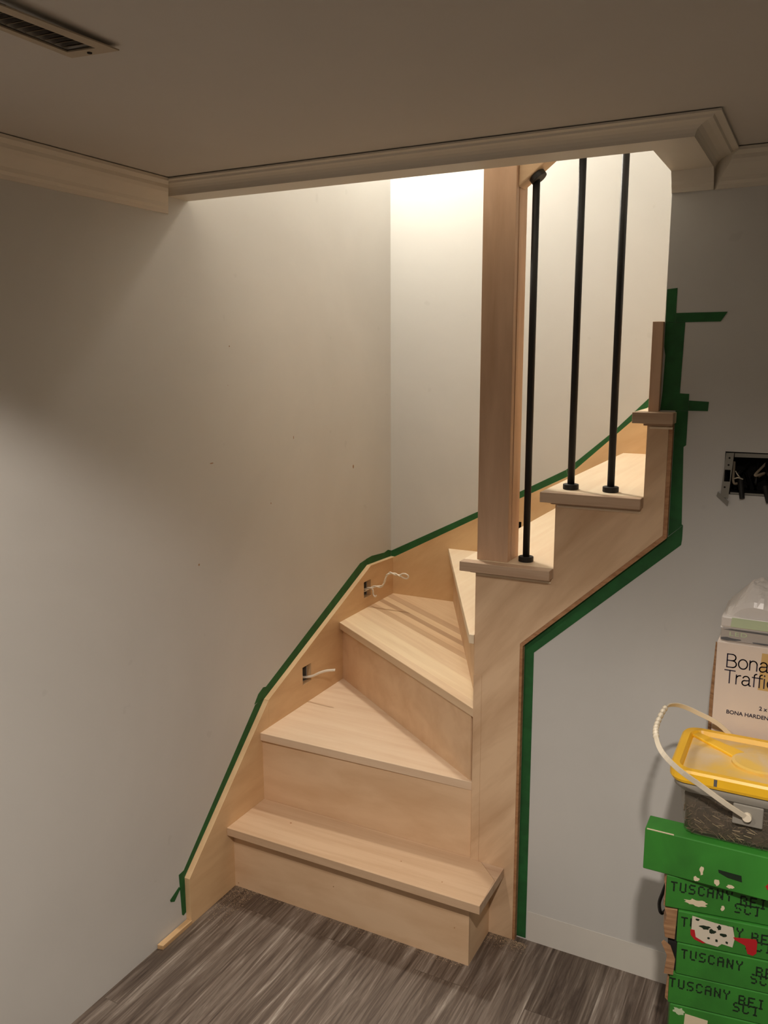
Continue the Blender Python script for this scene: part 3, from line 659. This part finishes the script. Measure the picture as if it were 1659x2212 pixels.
# hook of black cord behind the stack
tag(mesh_obj('cord', tube(BM(), spline([(1.268, -0.002, 0.362), (1.266, -0.04, 0.352), (1.258, -0.08, 0.325), (1.253, -0.10, 0.303), (1.262, -0.11, 0.286), (1.275, -0.04, 0.276), (1.268, -0.004, 0.27)]), 0.0042), M_wire), 'black cord loop peeking out left of the carton stack', 'cord')

# ------------------------------------------------------------------ white finish carton
ZB = zt + 0.0912
wbx = thing('finish_carton', 'white carton with large dark lettering standing against the wall behind the clear tub', 'carton', (1.347, -0.165, ZB))
mesh_obj('carton_body', box(BM(), 0, 0, 0, 0.33, 0.165, 0.998 - ZB), M_boxw, wbx, 0.002, world=False)
mesh_obj('side_flap', prism(BM(), [(-0.0005, 0.004, 0), (-0.0005, 0.004, 0.330), (-0.0035, 0.006, 0.332), (-0.0085, 0.010, 0.20), (-0.0075, 0.010, 0.10), (-0.004, 0.006, 0)], (0, 0.003, 0)), M_card, wbx, world=False)
lettering('lettering', 'Bona', 0.0290, M_navy, wbx, (0.0200, -0.0003, 0.9440 - ZB), 0.088)
lettering('lettering', 'Traffic', 0.0285, M_navy, wbx, (0.0185, -0.0003, 0.9085 - ZB), 0.088, 0.02)
text('lettering', 'BONA HARDENER', 0.0118, M_navy, wbx, (0.0275, -0.0004, 0.8395 - ZB), bold=0.0002)
text('lettering', '2 x', 0.0122, M_navy, wbx, (0.0915, -0.0004, 0.8585 - ZB), bold=0.0002)
mesh_obj('print', xz(BM(), [(0.086, 0.9035 - ZB), (0.15, 0.9035 - ZB), (0.15, 0.985 - ZB), (0.089, 0.985 - ZB)], -0.00025, -0.0001), M_tan, wbx, world=False)

# flat light-fitting pack and plastic wrapping on top of it
lb = thing('light_pack', 'flat grey carton with faint green lettering lying on the white carton', 'carton', (1.352, -0.155, 0.9985))
mesh_obj('carton_body', box(BM(), 0, 0, 0, 0.30, 0.145, 0.0275), M_ledbox, lb, 0.0015, world=False)
text('lettering', 'LED', 0.0125, M_mint, lb, (0.016, -0.0004, 0.0125), sx=1.5, bold=0.0002, space=1.2)
blotch(lb, 0.018, 0.0045, 0.022, 0.004, M_smoke, seed=2, name='print'); blotch(lb, 0.085, 0.003, 0.022, 0.0022, M_smoke, seed=4, name='print')
mesh_obj('dark_edge', xz(BM(), [(0.004, 0.0245), (0.30, 0.0200), (0.30, 0.0262), (0.02, 0.0272)], -0.0005, -0.0002), M_smoke, lb, world=False)
pb = thing('plastic_bag', 'crumpled translucent plastic bag with a pale green band on top of the cartons', 'plastic bag', (1.352, -0.155, 1.0265))
bm = BM(); bmesh.ops.create_grid(bm, x_segments=46, y_segments=26, size=0.5)
for vv in bm.verts:
    u_, v_ = vv.co.x + 0.5, vv.co.y + 0.5
    x = -0.002 + u_ * 0.285; y = 0.002 + v_ * 0.135
    e = min(u_ * 5.5, 1) ** 0.6 * min((1 - u_) * 6, 1) ** 0.6 * min(v_ * 4.0, 1) ** 0.55 * min((1 - v_) * 3, 1) ** 0.6
    hump = 0.026 + 0.042 * math.exp(-((x - 0.070) / 0.042) ** 2) + 0.012 * math.exp(-((x - 0.018) / 0.02) ** 2)
    nn = noise.noise(Vector((x * 28, y * 28, 1.3))) * 0.016 + abs(noise.noise(Vector((x * 48, y * 48, 4)))) * 0.016
    vv.co = Vector((x, y, 0.026 * min(1, e * 3) + e * max(0.004, hump + nn)))
mesh_obj('crumpled_film', bm, M_film, pb, world=False)
bm = BM(); box(bm, -0.001, 0.0, 0.0008, 0.284, 0.140, 0.0262)
mesh_obj('wrapped_pack', bm, M_film, pb, 0.004, world=False)
mesh_obj('green_band', xz(BM(), [(0.018, 0.004), (0.284, 0.003), (0.284, 0.024), (0.020, 0.0245)], -0.0006, -0.0001), M_mint, pb, world=False)

# ------------------------------------------------------------------ clear tub with yellow lid
ZT = zt + 0.0911
tub = thing('plastic_tub', 'clear rectangular tub with yellow lid and white bail handle, on the green cartons', 'tub', (1.443, -0.291, ZT))
def rrect(hx, hy, r, z, n=7):
    out = []
    for cx, cy, a0 in ((hx - r, hy - r, 0), (-hx + r, hy - r, 90), (-hx + r, -hy + r, 180), (hx - r, -hy + r, 270)):
        for i in range(n + 1):
            t = math.radians(a0 + 90 * i / n); out.append((cx + r * math.cos(t), cy + r * math.sin(t), z))
    return out
def loft(bm, rings, cap0=True, cap1=True):
    R = [[bm.verts.new(p) for p in r] for r in rings]; n = len(R[0])
    for a, b in zip(R, R[1:]):
        for i in range(n): bm.faces.new((a[i], a[(i + 1) % n], b[(i + 1) % n], b[i]))
    if cap0: bm.faces.new(R[0][::-1])
    if cap1: bm.faces.new(R[-1])
    return bm
hz = 0.118
mesh_obj('tub_body', loft(BM(), [rrect(0.108, 0.088, 0.02, 0.0), rrect(0.116, 0.096, 0.024, 0.006), rrect(0.126, 0.101, 0.026, 0.085), rrect(0.128, 0.102, 0.026, 0.096)], True, False), M_tub, tub, world=False, smooth=True)
mesh_obj('tub_rim', loft(BM(), [rrect(0.129, 0.1025, 0.026, 0.094), rrect(0.139, 0.1045, 0.028, 0.101), rrect(0.141, 0.1055, 0.028, hz), rrect(0.132, 0.101, 0.026, hz), rrect(0.128, 0.100, 0.026, 0.097)], False, False), M_tabp, tub, world=False, smooth=True)
lid = mesh_obj('lid', loft(BM(), [rrect(0.1445, 0.1085, 0.030, hz - 0.004), rrect(0.1485, 0.1105, 0.032, hz + 0.002), rrect(0.1485, 0.1105, 0.032, hz + 0.018), rrect(0.1445, 0.107, 0.030, hz + 0.0225), rrect(0.132, 0.095, 0.024, hz + 0.0225), rrect(0.126, 0.090, 0.020, hz + 0.0125)]), M_yellow, tub, world=False, smooth=False)
mesh_obj('lid_recess', loft(BM(), [rrect(0.1255, 0.0895, 0.020, hz + 0.0120), rrect(0.1250, 0.0890, 0.020, hz + 0.0142)]), M_lidd, lid, world=False)
bm = BM(); n = 40; rr = 0.054
ring = lambda r, z: [(0.012 + r * math.cos(2 * math.pi * i / n), r * 0.86 * math.sin(2 * math.pi * i / n) - 0.004, z) for i in range(n)]
loft(bm, [ring(rr, hz + 0.0135), ring(rr, hz + 0.0195), ring(rr - 0.006, hz + 0.0215)])
mesh_obj('raised_disc', bm, M_lidd, lid, world=False)
for sx, sy in ((-1, 1), (1, 1), (-1, -1), (1, -1)):
    if (sx, sy) == (-1, -1): continue
    p = Vector((0.122 * sx, 0.083 * sy)); q = Vector((0.03 * sx, 0.020 * sy)); d = (q - p).normalized(); s = Vector((-d.y, d.x))
    pts = [tuple(p + s * 0.010), tuple(p - s * 0.010), tuple(q - s * 0.018), tuple(q + s * 0.018)]
    mesh_obj('lid_rib', prism(BM(), [(x, y, hz + 0.0135) for x, y in pts], (0, 0, 0.0062)), M_yellow, lid, 0.002, world=False)
mesh_obj('clasp_slot', box(BM(), -0.063, -0.1112, hz + 0.003, -0.057, -0.1100, hz + 0.017), M_smoke, lid, world=False)
# screws filling the tub
bm = BM()
loft(bm, [rrect(0.104, 0.084, 0.018, 0.004), rrect(0.113, 0.092, 0.022, 0.010), rrect(0.119, 0.095, 0.024, 0.076)])
scr = mesh_obj('screws', bm, M_screws, tub, world=False); scr['kind'] = 'stuff'
bm = BM(); rnd = random.Random(11)
for i in range(420):
    z = rnd.uniform(0.008, 0.080); side = rnd.random()
    f = (z - 0.006) / 0.08
    if side < 0.7: x, y = rnd.uniform(-0.108, 0.112), -0.0925 - 0.004 * f
    elif side < 0.85: x, y = -0.113 - 0.006 * f, rnd.uniform(-0.085, 0.085)
    else: x, y, z = rnd.uniform(-0.11, 0.11), rnd.uniform(-0.09, 0.09), 0.077
    d = Vector((rnd.uniform(-1, 1), rnd.uniform(-0.12, 0.12), rnd.uniform(-0.8, 0.8))).normalized() * rnd.uniform(0.004, 0.010)
    if side >= 0.7 and side < 0.85: d = Vector((d.y, d.x, d.z))
    c = Vector((x, y, max(z, 0.010))); cyl(bm, c - d, c + d, 0.0008, 0.0011, n=5)
s3 = mesh_obj('loose_screws', bm, paint('brass_screws', (72, 60, 48), 0.6, 0.4, 90), tub, world=False); s3['kind'] = 'stuff'
bm = BM()
for i in range(22):
    z = rnd.uniform(0.010, 0.06); x = rnd.uniform(-0.09, 0.03); d = Vector((0.007, 0, rnd.uniform(-0.006, 0.002)))
    c = Vector((x, -0.0955, z)); cyl(bm, c - d, c + d, 0.0008, 0.0008, n=5)
s4 = mesh_obj('bright_nails', bm, M_shiny, tub, world=False); s4['kind'] = 'stuff'
# handle lying over to the left
pf, pbk = Vector((0.0, -0.1090, 0.0725)), Vector((0.0, 0.1090, 0.0725))
mesh_obj('pivot_tab', box(BM(), -0.026, -0.1070, 0.052, 0.028, -0.1030, 0.094), M_tabp, tub, 0.003, world=False)
mesh_obj('pivot_tab', box(BM(), -0.026, 0.1030, 0.052, 0.028, 0.1070, 0.094), M_tabp, tub, 0.003, world=False)
hp = spline([(0, -0.1125, 0.0725), (-0.040, -0.134, 0.104), (-0.083, -0.150, 0.137), (-0.1203, -0.172, 0.170), (-0.1509, -0.177, 0.1995), (-0.1684, -0.1492, 0.216), (-0.1755, -0.1007, 0.2208), (-0.1747, -0.0109, 0.2203),
             (-0.166, 0.0286, 0.2144), (-0.1487, 0.0584, 0.2027), (-0.1203, 0.080, 0.1850), (-0.078, 0.098, 0.1600), (-0.040, 0.113, 0.118), (0, 0.1135, 0.0725)], 5)
dirv = Vector((-0.83, 0, 0.56)).normalized(); GR0, GR1 = 25, 37
bm = BM()
R_ = []
for i, p in enumerate(hp):
    d = (hp[min(i + 1, len(hp) - 1)] - hp[max(i - 1, 0)]).normalized()
    nrm = Vector((0, 1, 0)).cross(dirv).normalized()      # flat side faces across the bail plane
    sd = d.cross(nrm).normalized()
    R_.append([p + nrm * 0.0052 + sd * 0.0014, p - nrm * 0.0052 + sd * 0.0014, p - nrm * 0.0052 - sd * 0.0014, p + nrm * 0.0052 - sd * 0.0014])
loft(bm, R_)
hd = mesh_obj('bail_handle', bm, M_handle, tub, 0.0006, world=False)
bm = BM(); gr = []
fine = spline(hp[GR0:GR1:2], 10)
for i, p in enumerate(fine):
    d = (fine[min(i + 1, len(fine) - 1)] - fine[max(i - 1, 0)]).normalized(); u = Vector((0.3, 0.2, 1)); u = (u - d * u.dot(d)).normalized(); v_ = d.cross(u)
    r = 0.0056 + 0.0022 * math.sin(i * 1.05); ph = i * 0.5
    gr.append([p + (u * math.cos(t + ph) * r + v_ * math.sin(t + ph) * r * 0.75) for t in [2 * math.pi * k / 10 for k in range(10)]])
loft(bm, gr)
mesh_obj('grip', bm, M_handle, hd, world=False, smooth=True)
mesh_obj('handle_knob', cyl(BM(), (0, -0.1155, 0.0725), (0, -0.1065, 0.0725), 0.0085, n=20), M_handle, hd, 0.001, world=False)
